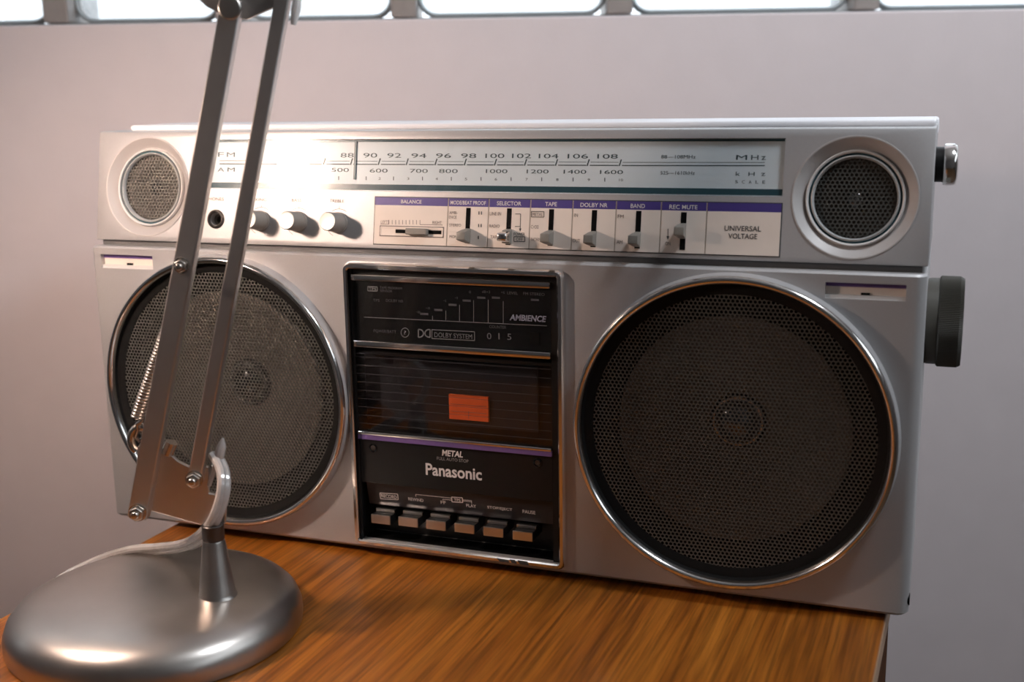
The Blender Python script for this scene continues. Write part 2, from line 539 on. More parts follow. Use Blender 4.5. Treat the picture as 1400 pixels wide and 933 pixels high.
for x in (TX0 + .012, TX1 - .012):
    for y in (TY0 + .02, TY1 - .02):
        lm_ = MB(); lm_.lathe_z(x + .0115, y - .16, [(.009, -OZ), (.012, -OZ + .06)], 16); lm_.build('leg', M['wood_dark'], tb)

# ------------------------------------------------------------------ radio body
R = thing('boombox', (0, .06, TZ), 'silver cassette boombox with two round speakers and a chrome framed deck on the teak table', 'boombox')
SPX, SPZ, SPR = .1651, .0974, .0870
lb = MB(); lb.box(-HW, HW, 0, DEP, 0, ZT)
# rounded vertical edges, crisp top
lo = MB(); rr = .006; n = 5; ring = []
for cx, cy, a0 in ((HW - rr, DEP - rr, 0), (-HW + rr, DEP - rr, pi / 2), (-HW + .0025, .0025, pi), (HW - rr, rr, 1.5 * pi)):
    r_ = .0025 if (cx < 0 and cy < .02) else rr
    for k in range(n + 1):
        a = a0 + pi / 2 * k / n
        ring.append((cx + r_ * cos(a), cy + r_ * sin(a)))
lo.loft([[(x * (1 - .0015 / HW), y + (.0015 if y < .06 else -.0015), 0) for x, y in ring], [(x, y, .0018) for x, y in ring], [(x, y, ZT - .0012) for x, y in ring], [(x * (1 - .0008 / HW), y + (.0012 if y < .06 else 0), ZT) for x, y in ring]])
low = lo.build('lower_cabinet', M['silver'], R)
DK = rect(Lp, (474.5, 366), (763.5, 376), (493.7, 736.5), (763.7, 771.5))      # deck opening
slotL = rect(Lp, (138, 347.5), (208.6, 350.5), (138.8, 366.5), (208.8, 368.8))
slotR = rect(Lp, (1127.9, 385.4), (1239.7, 390.5), (1128.5, 408), (1238, 412))
cs = []
for sx in (-SPX, SPX):
    c = MB(Lm); c.lathe(sx, SPZ, [(SPR + .0005, .01), (SPR + .0005, -.06)], 96, True, True); cs.append(c)
c = MB(Lm); c.box(DK[0], DK[1], .01, -.020, DK[2], DK[3]); cs.append(c)
for q in (slotL, slotR):
    c = MB(Lm); c.box(q[0], q[1], .01, -.004, q[2], q[3]); cs.append(c)
cut(low, cs)
gp = MB(); gp.box(-HW + .003, HW - .003, UD + .003, DEP - .002, ZT - .002, UZ + .004); gp.build('seam_strip', M['silver_dark'], R)

ub = MB()
prof = [(UD, UZ), (.0183, HT), (.0225, HT + .0005), (DEP - .004, HT + .0005), (DEP, HT - .004), (DEP, UZ)]
ub.loft([[(x, y, z) for y, z in prof] for x in (-HW, HW)])
upp = ub.build('upper_cabinet', M['silver'], R, .0008, 2)
DL = rect(Up, (267.5, 189.5), (1073.5, 190.5), (267.0, 258.5), (1070.5, 268.5))   # dial opening
TWL = Up(201.3, 255.5); TWR = Up(1168.3, 270.3)
TR = .0322
cs = []
for q in (TWL, TWR):
    c = MB(Um); c.lathe(q[0], q[1], [(TR, .01), (TR, -.03)], 72, True, True); cs.append(c)
c = MB(Um); c.box(DL[0], DL[1], .01, -.007, DL[2], DL[3]); cs.append(c)
JK = Up(295.3, 299.8)
c = MB(Um); c.lathe(JK[0], JK[1], [(.0040, .01), (.0040, -.02)], 32, True, True); cs.append(c)
cut(upp, cs)

# carrying handle folded flat on the top
hd = MB(); hd.box(-HW + .016, HW - .0005, .030, .100, HT + .0003, HT + .0040)
hdl = hd.build('handle', M['pale'], R, .0015, 3)
for sx in (-1, 1):
    a = MB(); a.box(sx * (HW + .0005), sx * (HW - .006), .078, .118, HT - .006, HT + .0036); a.build('handle_arm', M['pale'], hdl, .002, 3)
for sx in (-.2, .2):
    for y in (.012, .062):
        f = MB(); f.box(sx - .014, sx + .014, y, y + .02, TZ, .001); f.build('foot', M['black'], R, .001)

# ------------------------------------------------------------------ perforated metal


def perforated(Rg, pitch, hr, thick):
    """sheet of hexagonal cells with round holes inside radius Rg"""
    vs = []; fs = []; key = {}

    def vert(x, o, z, shared=True):
        if shared:
            k = (round(x * 1e6), round(z * 1e6))
            if k in key: return key[k]
            key[k] = len(vs)
        vs.append((x, o, z)); return len(vs) - 1
    a = pitch / sqrt(3)
    N = int(Rg / pitch) + 2
    ang6 = [pi / 6 + k * pi / 3 for k in range(6)]
    h8 = [(cos(2 * pi * k / 12), sin(2 * pi * k / 12)) for k in range(12)]
    for j in range(-N - 3, N + 4):
        for i in range(-N, N + 1):
            cx = (i + (j % 2) * .5) * pitch; cz = j * pitch * .8660254
            d = sqrt(cx * cx + cz * cz)
            if d > Rg - pitch * .5: continue
            hexv = [vert(round(cx + a * cos(t), 7), 0, round(cz + a * sin(t), 7)) for t in ang6]
            k0 = len(vs)
            for c_, s_ in h8: vs.append((cx + hr * c_, 0, cz + hr * s_))
            for c_, s_ in h8: vs.append((cx + hr * c_, -thick, cz + hr * s_))
            for k in range(6):                    # hex corner k sits at the angle of hole vertex 2k+1
                q = k0 + (2 * k + 1); q1 = k0 + (2 * k + 2) % 12; q2 = k0 + (2 * k + 3) % 12
                fs.append((hexv[k], hexv[(k + 1) % 6], q1))
                fs.append((hexv[k], q1, q)); fs.append((hexv[(k + 1) % 6], q2, q1))
            for k in range(12):
                k2 = (k + 1) % 12
                fs.append((k0 + k, k0 + k2, k0 + 12 + k2, k0 + 12 + k))
    return vs, fs


def place_mesh(vs, fs, mp, cx, cz, o, name, m, parent, me=None, flip=False):
    org = ROOT[parent.name]
    if me is None:
        me = bpy.data.meshes.new(name)
        p0 = Vector(mp(cx, o, cz))
        me.from_pydata([tuple(Vector(mp(cx + x, o + oo, cz + z)) - p0) for x, oo, z in vs], [], fs)
        me.materials.append(m)
        me.shade_flat()
    ob = link(name, me, parent)
    ob.location = Vector(mp(cx, o, cz)) - org
    return ob, me


big = perforated(.0818, .00243, .00090, .0006)
small = perforated(.0228, .00243, .00090, .0006)
gm = gs = None
for sx in (-SPX, SPX):
    rg = MB(Lm)
    rg.lathe(sx, SPZ, [(SPR + .0034, .0066), (SPR + .0032, .0082), (SPR + .0022, .0092), (SPR + .0008, .0094), (SPR, .0090), (SPR - .0010, .0076), (SPR - .0014, .0050)], 128)
    ring = rg.build('speaker_ring', M['chrome'], R, angle=50)
    w = MB(Lm); w.lathe(sx, SPZ, [(SPR + .0044, -.0002), (SPR + .0040, .0040), (SPR + .0034, .0068)], 128); w.build('ring_flange', M['silver'], ring, angle=50)
    w = MB(Lm); w.lathe(sx, SPZ, [(SPR - .0013, .0055), (SPR - .0022, .0036), (.0806, .0028), (.0796, .0024), (.0800, .0004), (.0812, -.008)], 96); w.build('rim_gasket', M['surround'], ring)
    g, gm = place_mesh(big[0], big[1], Lm, sx, SPZ, .0022, 'grille', M['mesh_dark'], ring, gm)
    s_ = MB(Lm); s_.lathe(sx, SPZ, [(.0812, -.008), (.079, -.013), (.074, -.008), (.067, -.010), (.064, -.013)], 96); s_.build('surround', M['surround'], ring)
    cn = MB(Lm); cn.lathe(sx, SPZ, [(.066, -.0065), (.0645, -.0060), (.050, -.011), (.035, -.018), (.024, -.024), (.016, -.027)], 96); cn.build('cone', M['cone'], ring)
    cr_ = MB(Lm); cr_.lathe(sx, SPZ, [(.0145, -.026), (.0146, -.0245), (.0136, -.0245), (.0130, -.026)], 64); cr_.build('cap_ring', M['chrome_soft'], ring)
    dm = MB(Lm); dm.lathe(sx, SPZ, [(.0132 * cos(t * pi / 16), -.0265 + .0095 * sin(t * pi / 16)) for t in range(8)] + [(.0003, -.0170)], 48, False, True); dm.build('dust_cap', M['dome'], ring)
    bk = MB(Lm); bk.lathe(sx, SPZ, [(.0165, -.0268), (.001, -.0272)], 48, False, True); bk.build('cone_centre', M['surround'], ring)

for q in (TWL, TWR):
    bz = MB(Um); bz.lathe(q[0], q[1], [(TR + .0007, .0001), (TR + .0005, .0004), (TR - .0002, .0003), (.0262, -.0050), (.0256, -.0050)], 96)
    bez = bz.build('tweeter_bezel', M['bezel'], R, angle=20)
    r1 = MB(Um); r1.lathe(q[0], q[1], [(.0259, -.0052), (.0257, -.0030), (.0252, -.0026), (.0244, -.0030), (.0242, -.0052)], 80); r1.build('outer_ring', M['ring_white'], bez, angle=50)
    r2 = MB(Um); r2.lathe(q[0], q[1], [(.0244, -.0049), (.0230, -.0049)], 80); r2.build('dark_ring', M['teal'], bez)
    r3 = MB(Um); r3.lathe(q[0], q[1], [(.0232, -.0051), (.0230, -.0036), (.0223, -.0032), (.0216, -.0040), (.0214, -.0070)], 80); r3.build('inner_ring', M['ring_grey'], bez, angle=50)
    g, gs = place_mesh(small[0], small[1], Um, q[0], q[1], -.0058, 'grille', M['mesh_dark'], bez, gs)
    cn = MB(Um); cn.lathe(q[0], q[1], [(.0214, -.006), (.0210, -.0085), (.0160, -.0088), (.010, -.0125), (.0065, -.0145)], 64, False, True); cn.build('cone', M['tweet_cone'], bez)
    dm = MB(Um); dm.lathe(q[0], q[1], [(.0066 * cos(t * pi / 12), -.0142 + .0072 * sin(t * pi / 12)) for t in range(6)] + [(.0002, -.0070)], 32, False, True); dm.build('dust_cap', M['bright_dome'], bez)

# ------------------------------------------------------------------ tuning dial
dp = MB(Um); dp.box(DL[0] + .0002, DL[1] - .0002, -.0068, -.0018, DL[2] + .0002, DL[3] - .0002)
dial = dp.build('dial_plate', M['dial'], R, label='pale tuning dial behind glass')
OD = -.0017
ts = MB(Um); t0 = Up(700, 254.5, OD)[1]; t1 = Up(700, 262.5, OD)[1]
ts.box(DL[0] + .0004, DL[1] - .0004, -.0019, -.0015, t1, t0); ts.build('teal_strip', M['teal'], dial)
ts = MB(Um); ts.box(DL[0] + .0004, DL[1] - .0004, -.0019, -.0013, DL[3] - .0015, DL[3] - .0003); ts.build('top_strip', M['teal'], dial)
ink = MB(Um)
for t, u, v, w in (('88', 474.7, 212.4, 18), ('90', 506.2, 212.5, 19), ('92', 539, 212.7, 19), ('94', 572.6, 213, 20.5), ('96', 606.4, 213, 20.5), ('98', 640.7, 213.1, 21),
                   ('100', 676.6, 213.2, 26), ('102', 713, 213.3, 26), ('104', 750, 213.5, 27), ('106', 790, 213.7, 28), ('108', 830.7, 213.9, 28)):
    text(ink, Up, t, u, v, w, 6.2, OD)
for t, u, v, w in (('500', 465, 232.5, 24), ('600', 517.7, 233.4, 24.5), ('700', 572.6, 233.8, 24.5), ('800', 613, 234, 25.5), ('1000', 679, 234.2, 29.5), ('1200', 735, 234.6, 30),
                   ('1400', 786, 235, 31), ('1600', 836, 235.4, 31.5)):
    text(ink, Up, t, u, v, w, 5.4, OD)
for i, u in enumerate((519, 558, 597, 637, 678, 720, 762, 805, 849)):
    text(ink, Up, str(i + 2), u, 244.2 + (u - 519) * .006, 3.2 if i < 8 else 5.5, 3.4, OD)
for u in (463, 500.6, 538, 577.6, 617, 657.6, 698.7, 740.6, 783.5, 826.9):
    pbar(ink, Up, u, 241.3 + (u - 500) * .006, u, 246.4 + (u - 500) * .006, 1.1, OD)
tk = [443.4, 480.5, 518.4, 556.6, 595.9, 636, 677.3, 718.4, 760.7, 804, 847.9]
for i, u in enumerate(tk):
    v = 225.4 + (u - 640) * .0045
    pbar(ink, Up, u - 1.3, v + .8, u + 1.6, v - 8.2, 1.7, OD)
    e = tk[i + 1] if i + 1 < len(tk) else 1048
    pbar(ink, Up, u + 2.4, v, e - 2.4, v + .17, 1.2, OD)
    pbar(ink, Up, u + 3.5, v - 4.3, e - 2.4, v - 4.1, .6, OD)
pbar(ink, Up, 300, 219.8, 440, 220.2, .6, OD); pbar(ink, Up, 300, 224.2, 440, 224.8, 1.1, OD)
text(ink, Up, '88\u2014108MHz', 927.4, 214.5, 47, 4.8, OD); text(ink, Up, '525\u20141610kHz', 926.3, 236.5, 47, 4.8, OD)
text(ink, Up, 'M', 1014, 215.3, 15, 6.6, OD); text(ink, Up, 'H', 1032, 215.4, 10, 6.6, OD); text(ink, Up, 'z', 1044, 216.2, 6, 5, OD)
text(ink, Up, 'k', 1009, 237.6, 6, 5.6, OD); text(ink, Up, 'H', 1027.5, 238, 8.5, 5.2, OD); text(ink, Up, 'z', 1043.5, 238.6, 5.5, 4, OD)
for i, ch in enumerate('SCALE'): text(ink, Up, ch, 1007 + i * 9.3, 248.7 + i * .1, 3.8, 4.2, OD)
text(ink, Up, 'F', 302, 211.3, 8, 6.2, OD); text(ink, Up, 'M', 315.6, 211.5, 11, 6.2, OD)
text(ink, Up, 'A', 302, 232, 9, 5.4, OD); text(ink, Up, 'M', 316, 232, 10, 5.4, OD)
ink.build('dial_lettering', M['teal_ink'], dial, smooth=False)
nx = Up(485.5, 220, -.0012)[0]
nd = MB(Um); nd.box(nx - .0007, nx + .0007, -.0014, -.0010, DL[2] + .007, DL[3] - .0012); nd.build('needle', M['teal'], dial)
gl = MB(Um); gl.flat([(DL[0] + .0002, DL[2] + .0002), (DL[1] - .0002, DL[2] + .0002), (DL[1] - .0002, DL[3] - .0002), (DL[0] + .0002, DL[3] - .0002)], -.0003); gl.build('glass_pane', M['glass'], dial)

# ------------------------------------------------------------------ cream switch panel
PN = rect(Up, (513.8, 269.8), (1068.5, 279), (511.3, 333), (1065, 351))
OP = .0005
pn = MB(Um); pn.box(PN[0] - .0006, PN[1] + .0006, -.0004, .0001, PN[2] - .0006, PN[3] + .0006); panel = pn.build('switch_panel', M['dark_ink'], R)
pn = MB(Um); pn.box(PN[0], PN[1], 0, .00025, PN[2], PN[3]); pn.build('divider_strip', M['tan'], panel)
divs = [PN[0]] + [(Up(u, 280, OP)[0] + Up(u - 2, 338, OP)[0]) / 2 for u in (612.6, 668.1, 725.2, 783, 842.3, 903.9, 966.4)] + [PN[1]]
BANDH = (PN[3] - PN[2]) * .165
slots = [(639.6, 284.3, 332.8, 6.0), (695.5, 285, 335, 6.4), (753.2, 286.2, 336.2, 6.6), (811.8, 287.3, 338.2, 7.0), (872.3, 288.5, 340, 7.2), (934, 290.4, 342, 7.6)]
for i in range(8):
    a, b = divs[i] + (.0004 if i else 0), divs[i + 1] - (.0004 if i < 7 else 0)
    p = MB(Um); p.box(a, b, 0, OP, PN[2], PN[3] - BANDH); cell = p.build('panel_cell', M['cream'], panel)
    p = MB(Um); p.box(a, b, 0, OP, PN[3] - BANDH, PN[3]); p.build('header_band', M['purple'], panel)
OI = OP + .00012
hd_ = MB(Um)
for t, u, v, w, h in (('BALANCE', 562.3, 275.9, 28, 5), ('MODE/BEAT PROOF', 640, 277.4, 48.5, 5.4), ('SELECTOR', 696, 278.3, 33.5, 5.6), ('TAPE', 753.4, 279.2, 16, 5.6),
                      ('DOLBY NR', 812, 280.5, 37, 5.8), ('BAND', 872, 281.7, 19.5, 5.8), ('REC MUTE', 934.3, 283.2, 38.5, 6)):
    text(hd_, Up, t, u, v, w, h, OI, .012)
hd_.build('header_lettering', M['white_ink'], panel, smooth=False)
bi = MB(Um); di = MB(Um)
for t, u, v, w, h in (('AMBI-', 620, 291, 11, 4), ('ENCE', 619, 297, 10.5, 4), ('STEREO', 622.3, 308, 16, 4), ('MONO', 621.5, 323.8, 14, 4), ('LINE IN', 677.3, 292.3, 15.5, 4.6), ('RADIO', 676, 309.2, 14, 4.4),
                      ('TAPE', 676, 324.2, 11, 4.4), ('METAL', 735, 293.3, 14.5, 4.4), ('CrO2', 731, 310.4, 10.5, 4.6), ('NORMAL', 735.5, 327.6, 18, 4.6), ('IN', 787.5, 294.4, 5, 4.6), ('OUT', 788, 329.2, 10, 4.8),
                      ('FM', 848.6, 296, 8, 4.8), ('AM', 847, 331, 8, 4.8), ('LEFT', 525.5, 303.5, 9.5, 4), ('RIGHT', 597.5, 304.4, 12.5, 4)):
    text(bi, Up, t, u, v, w, h, OI)
for u in [531.4 + 4.75 * k for k in range(10)]:
    pbar(bi, Up, u, 301, u, 307, 1.2 if abs((u - 531.4) % 21.4) < 1 else .7, OI)
pbar(bi, Up, 574, 307.3, 605, 307.8, .7, OI); pbar(bi, Up, 520, 306.6, 531, 306.8, .7, OI)
split_build(bi, 'switch_lettering', M['brown_ink'], panel, divs)
pframe(di, Up, 726.5, 289.3, 743.7, 296.8, .8, OI, .01)
for u, v in ((654.8, 291.3), (658.2, 291.4), (654.4, 308.5), (657.8, 308.6), (654, 324.8)): pbar(di, Up, u, v - 2.2, u, v + 2.2, 1.4, OI)
text(di, Up, 'POWER', 710, 320.4, 15.5, 4.4, OI); text(di, Up, 'OFF', 710, 327.4, 9, 4.4, OI); pframe(di, Up, 702.6, 323.8, 717.6, 330.4, .9, OI, .01)
pbar(di, Up, 704.5, 292.6, 711.8, 292.7, .8, OI); pbar(di, Up, 711.8, 292.7, 711.2, 313.5, .8, OI); pbar(di, Up, 704, 309.8, 711.3, 309.9, .8, OI)
a, b, c_ = Up(709.6, 312.5, OI), Up(712.8, 312.5, OI), Up(711.1, 317, OI); di.flat([a, b, c_], OI)
pbar(di, Up, 913.3, 313, 913.2, 324, .9, OI); a, b, c_ = Up(911.2, 323, OI), Up(915.2, 323, OI), Up(913.1, 328.2, OI); di.flat([a, b, c_], OI)
text(di, Up, 'ON', 913, 333.2, 7, 4.8, OI)
text(di, Up, 'UNIVERSAL', 1015.4, 312.7, 50, 7.2, OI, .012); text(di, Up, 'VOLTAGE', 1015.4, 323.2, 39.5, 7.2, OI, .012)
split_build(di, 'panel_lettering', M['dark_ink'], panel, divs)
for u, v0, v1, w in slots:
    x0 = Up(u - w / 2, (v0 + v1) / 2, OP)[0]; x1 = Up(u + w / 2, (v0 + v1) / 2, OP)[0]
    p = MB(Um); p.box(x0, x1, OP - .0001, OP + .00015, Up(u, v1, OP)[1], Up(u, v0, OP)[1]); p.build('switch_slot', M['slot'], panel)
bs = rect(Up, (520.5, 310), (606, 311.5), (520, 322), (605.5, 324), OP)
p = MB(Um); p.rrect(bs[0], bs[1], bs[2], bs[3], [(0, OP - .0001), (0, OP + .0004), (.0006, OP + .0004), (.0006, OP + .0001)], .0006, True, True); p.build('slider_track', M['cream'], panel)
p = MB(Um); p.box(bs[0] - .0006, bs[1] + .0006, 0, OP + .00008, bs[2] - .0006, bs[3] + .0006); p.build('track_outline', M['brown_ink'], panel)
xa, xb = Up(541, 317, OP)[0], Up(603.5, 317, OP)[0]
p = MB(Um); p.box(xa, xb, OP, OP + .0003, bs[2] + .0016, bs[3] - .0016); p.build('slider_slot', M['slot'], panel)
xa, xb = Up(554, 317, .004)[0], Up(583, 317, .004)[0]
p = MB(Um); p.box(xa, xb, OP, .0045, bs[2] + .0008, bs[3] - .0008); p.build('balance_slider', M['lever'], R, .0006)


def lever(u, v, chrome=False):
    cx, cz = Up(u, v, OP)
    q = MB(Um); L = .0125

    def rc(w, h, o, dz): return [(cx - w / 2, o, cz - h / 2 + dz), (cx + w / 2, o, cz - h / 2 + dz), (cx + w / 2, o, cz + h / 2 + dz), (cx - w / 2, o, cz + h / 2 + dz)]
    if chrome:
        q.loft([rc(.0042, .0090, OP, 0), rc(.0050, .0075, .0060, -.0004)])
        b = q.build('switch_lever', M['lever'], R, .0006)
        t = MB(Um); t.loft([rc(.0052, .0066, .0055, -.0004), rc(.0064, .0058, .0085, -.0007), rc(.0062, .0046, L, -.001), rc(.0046, .0030, L + .0012, -.001)])
        t.build('lever_tip', M['chrome'], b, .0010, 3)
    else:
        q.loft([rc(.0034, .0088, OP, 0), rc(.0046, .0072, .0060, -.0004), rc(.0056, .0046, L, -.0009)])
        q.build('switch_lever', M['lever'], R, .0004)


for i, (u, v) in enumerate(((640, 322.5), (695.5, 323.5), (753.2, 325), (811.6, 326.5), (872, 327.5), (934, 316))):
    lever(u, v, i == 1)

# knobs and phones socket
kn = MB(Um)
for t, u, w in (('PHONES', 294, 24), ('MIXING', 353, 23), ('BASS', 405.4, 13), ('TREBLE', 460.6, 20)): text(kn, Up, t, u, 272.2 + (u - 297) * .016, w, 4.6, .0002)
for u, v in ((357, 302.2), (408.3, 303.6), (463.3, 305)):
    x, s_ = Up(u, v)
    for a0, a1 in ((55, 125), (215, 245)):
        pr = None
        for k in range(9):
            a = math.radians(a0 + (a1 - a0) * k / 8); p = (x + .0087 * cos(a), s_ + .0087 * sin(a))
            if pr: kn.bar(pr[0], pr[1], p[0], p[1], .0003, .0002)
            pr = p
    kn.bar(x, s_ + .0087, x, s_ + .0104, .0003, .0002)
    kb = MB(Um); seg = 40
    kb.lathe(x, s_, [(.0066, .0002), (.0066, .0022), (.0061, .0026), (.0058, .0140), (.0054, .0146)], seg, True, True)
    k_ = kb.build('tone_knob', M['knob'], R, angle=40)
    kc = MB(Um); kc.lathe(x, s_, [(.0054, .0146), (.0052, .0151), (.0042, .0150), (.0002, .0150)], seg, False, True); kc.build('knob_cap', M['knob_cap'], k_)
kn.build('knob_lettering', M['dark_brown'], R, smooth=False)
jk = MB(Um); jk.lathe(JK[0], JK[1], [(.0062, 0), (.0060, .0010), (.0050, .0014), (.0042, .0008), (.0040, -.004), (.0026, -.005), (.0025, -.016)], 40, False, True); jk.build('headphone_socket', M['dark_metal'], R)

# ------------------------------------------------------------------ lower panel: name slots
for q in (slotL, slotR):
    h = q[3] - q[2]
    p = MB(Lm); p.box(q[0], q[1], -.0042, -.0036, q[2], q[3]); s0 = p.build('vent_slot', M['cream'], R)
    p = MB(Lm); p.box(q[0], q[1], -.0038, -.0030, q[3] - h * .28, q[3]); p.build('purple_line', M['purple_soft'], s0)
    p = MB(Lm); p.box(q[0], q[1], -.0038, -.0012, q[2], q[2] + h * .22); p.build('white_ledge', M['ring_white'], s0)
    xm = (q[0] + q[1]) / 2
    p = MB(Lm); p.box(xm - .0023, xm + .0023, -.0038, -.0028, q[2] + h * .22, q[2] + h * .36); p.build('catch', M['slot'], s0)

# ------------------------------------------------------------------ cassette deck
fr = MB(Lm)
FR = rect(Lp, (470, 356.5), (777.5, 368), (487.5, 743), (772.5, 777.5))
fr.rrect(FR[0], FR[1], FR[2], FR[3], [(0, .0001), (.0006, .0030), (.0016, .0046), (.0034, .0048), (.0042, .0040), (DK[0] - FR[0], .0010), (DK[0] - FR[0] + .0002, -.012)], .0055)
deck = fr.build('deck_frame', M['chrome'], R, angle=40)
for q in (((679, 763.5), (694, 766), (696.5, 769.5), (683, 768)), ((697, 765.5), (704, 766.3), (706.5, 771), (700, 770.2)), ((707.5, 766.5), (721, 768.5), (723, 773.2), (711, 772))):
    c = MB(Lm); c.poly([Lp(u, v, .0048) for u, v in q], .0040, .00495); c.build('worn_patch', M['dark_ink'], deck)
bp_ = MB(Lm); bp_.box(DK[0], DK[1], -.0198, -.0190, DK[2], DK[3]); back = bp_.build('deck_back', M['black'], deck)


def zdk(u0, v0, u1, v1, o):      # level height on the deck from two pixels of one level line
    return (Lp(u0, v0, o)[1] + Lp(u1, v1, o)[1]) / 2


XI0, XI1 = Lp(484.5, 430, -.002)[0], Lp(754, 430, -.002)[0]
# chrome bars
bars = []
for (l0, r0, l1, r1, pur) in (((483, 375), (753, 386.5), (484, 384), (753, 395), 0), ((487, 465.7), (754.5, 483.2), (488, 475), (754.5, 491.8), 0), ((493.7, 591), (751.7, 613), (493.7, 596), (751.7, 617.3), 1)):
    z1 = zdk(*l0, *r0, .001); z0 = zdk(*l1, *r1, .001)
    b = MB(Lm); b.box(XI0, XI1, -.006, .0010, z0, z1); tb_ = b.build('trim_bar', M['chrome'], R if False else deck, .0007, 3)
    bars.append((z0, z1))
    if pur:
        zp = zdk(493.7, 601.2, 751.7, 623.5, 0)
        b = MB(Lm); b.box(XI0, XI1, -.006, .0003, zp, z0); b.build('purple_line', M['purple_soft'], deck)
        bars.append((zp, z0))
# display panel
b = MB(Lm); b.box(XI0, XI1, -.018, -.0010, bars[1][1], bars[0][0]); disp = b.build('display_panel', M['gloss'], deck)
b = MB(Lm); b.box(XI0, XI1, -.018, -.0018, bars[0][1], DK[3] - .0003); b.build('top_filler', M['black'], deck)
OB = -.0009
gi = MB(Lm); mi = MB(Lm); ai = MB(Lm)
kx = .0475                        # slope of level lines here in the photo


def at4(x, y): return 450 + x / 4, 350 + y / 4


def t4(mb, t, x, y, w, h, bold=0.0, slant=0.0):
    text(mb, Lp, t, 450 + x / 4, 350 + y / 4, w / 4, h / 4, OB, bold, slant)


def l4(mb, x0, y0, x1, y1, w=.7):
    pbar(mb, Lp, 450 + x0 / 4, 350 + y0 / 4, 450 + x1 / 4, 350 + y1 / 4, w, OB)


t4(mi, 'TAPE PROGRAM', 338, 176, 120, 13); t4(mi, 'SENSOR', 312, 192, 66, 13)
t4(gi, 'TPS', 237, 181, 40, 14, .01); pframe(gi, Lp, 450 + 211 / 4, 350 + 168 / 4, 450 + 263 / 4, 350 + 191 / 4, 1.0, OB, .04)
t4(mi, 'TPS', 258, 243, 36, 15); t4(mi, 'DOLBY NR', 358, 246, 95, 15)
t4(mi, '\u221220', 487, 308, 22, 12); t4(mi, '\u221210', 540, 286, 22, 12); t4(mi, '\u22125', 632, 246, 16, 12); t4(mi, '\u22123', 695, 230, 16, 12)
t4(mi, '0', 770, 198, 12, 14); t4(mi, 'dB+3', 858, 197, 44, 14); t4(mi, '+6', 950, 200, 20, 14); t4(mi, 'LEVEL', 1003, 204, 58, 15); t4(mi, 'FM STEREO', 1120, 209, 116, 15)
for x, y0, y1 in ((565, 328, 352), (638, 300, 356), (713, 268, 359), (790, 243, 363), (870, 240, 367), (952, 248, 371)): l4(gi, x, y0, x, y1, .8)
l4(gi, 190, 335, 1190, 383, .8)
for x, y in ((520, 318), (597, 296), (675, 268), (752, 245), (832, 229), (912, 229), (1125, 241)): l4(mi, x - 22, y - 1, x + 22, y + 1, 2.6)
t4(ai, 'AMBIENCE', 1087, 341, 196, 34, .03, .18)
t4(mi, 'POWER/BATT', 305, 413, 122, 16)
for k in range(20):
    a, b_ = 2 * pi * k / 20, 2 * pi * (k + 1) / 20
    l4(gi, 415 + 22 * cos(a), 420 + 25 * sin(a), 415 + 22 * cos(b_), 420 + 25 * sin(b_), .8)
t4(gi, '?', 415, 420, 12, 20)
for s_ in (-1, 1):                # double-D mark
    cx = 520; x0 = cx + s_ * 32; x1 = cx + s_ * 4
    pts = [(x0, 402), (x0 - s_ * 6, 402)]
    outer = [(x1 + s_ * 24 * (1 - cos(math.radians(t))), 424 - 0 + 21 * sin(math.radians(t))) for t in range(-90, 91, 15)]
    q = [(x0, 403 + s_ * 1.4)] + [(x1 + s_ * 22 - s_ * 22 * cos(math.radians(t)), 424 + 21 * sin(math.radians(t))) for t in range(-90, 91, 15)] + [(x0, 446)]
    for i in range(len(q) - 1): l4(gi, *q[i], *q[i + 1], 1.6)
    l4(gi, x0, 403, x0, 446, 1.6)
t4(gi, 'DOLBY SYSTEM', 678, 437, 206, 26)
pframe(gi, Lp, 450 + 562 / 4, 350 + 404 / 4, 450 + 795 / 4, 350 + 452 / 4, 1, OB, .05)
t4(mi, 'COUNTER', 922, 389, 92, 16)
t4(gi, '0', 875, 439, 24, 34); t4(gi, '1', 929, 440, 7, 34); t4(gi, '5', 985, 443, 22, 34)
ds = gi.build('display_lettering', M['grey_ink'], disp, smooth=False); mi.build('dim_lettering', M['dim_ink'], disp, smooth=False); ai.build('ambience_lettering', M['blue_ink'], disp, smooth=False)
q = rect(Lp, at4(1093, 418), at4(1147, 421), at4(1093, 488), at4(1147, 491), 0)
b = MB(Lm); b.box(q[0], q[1], -.003, -.0007, q[2], q[3]); b.build('reset_button', M['slot'], disp)

# cassette door with ruled smoked window
za, zb_ = bars[2][1], bars[1][0]
b = MB(Lm); b.box(XI0 + .0005, XI1 - .0005, -.018, -.0120, za, zb_); door = b.build('cassette_door', M['black'], deck)
b = MB(Lm); b.box(XI0 + .012, XI1 - .012, -.012, -.0100, za + .006, zb_ - .008); b.build('cassette_shell', M['cass'], door)
q = rect(Lp, (613.3, 539.8), (667.3, 543.5), (614.5, 573), (667.5, 577), -.008)
b = MB(Lm); b.box(q[0], q[1], -.0100, -.0080, q[2], q[3]); lab_ = b.build('orange_label', M['orange'], door, label='orange label behind the smoked window')
oi = MB(Lm)
for k in (.33, .62): oi.bar(q[0] + .001, q[2] + (q[3] - q[2]) * k, q[1] - .001, q[2] + (q[3] - q[2]) * k, .00025, -.0079)
oi.bar((q[0] + q[1]) / 2, q[2] + .001, (q[0] + q[1]) / 2, q[2] + .006, .0003, -.0079)
oi.build('label_print', M['brown_ink'], lab_, smooth=False)
b = MB(Lm); b.box(XI0, XI1, -.0026, -.0014, za, zb_ - .0045); wn = b.build('door_window', M['smoke'], door)
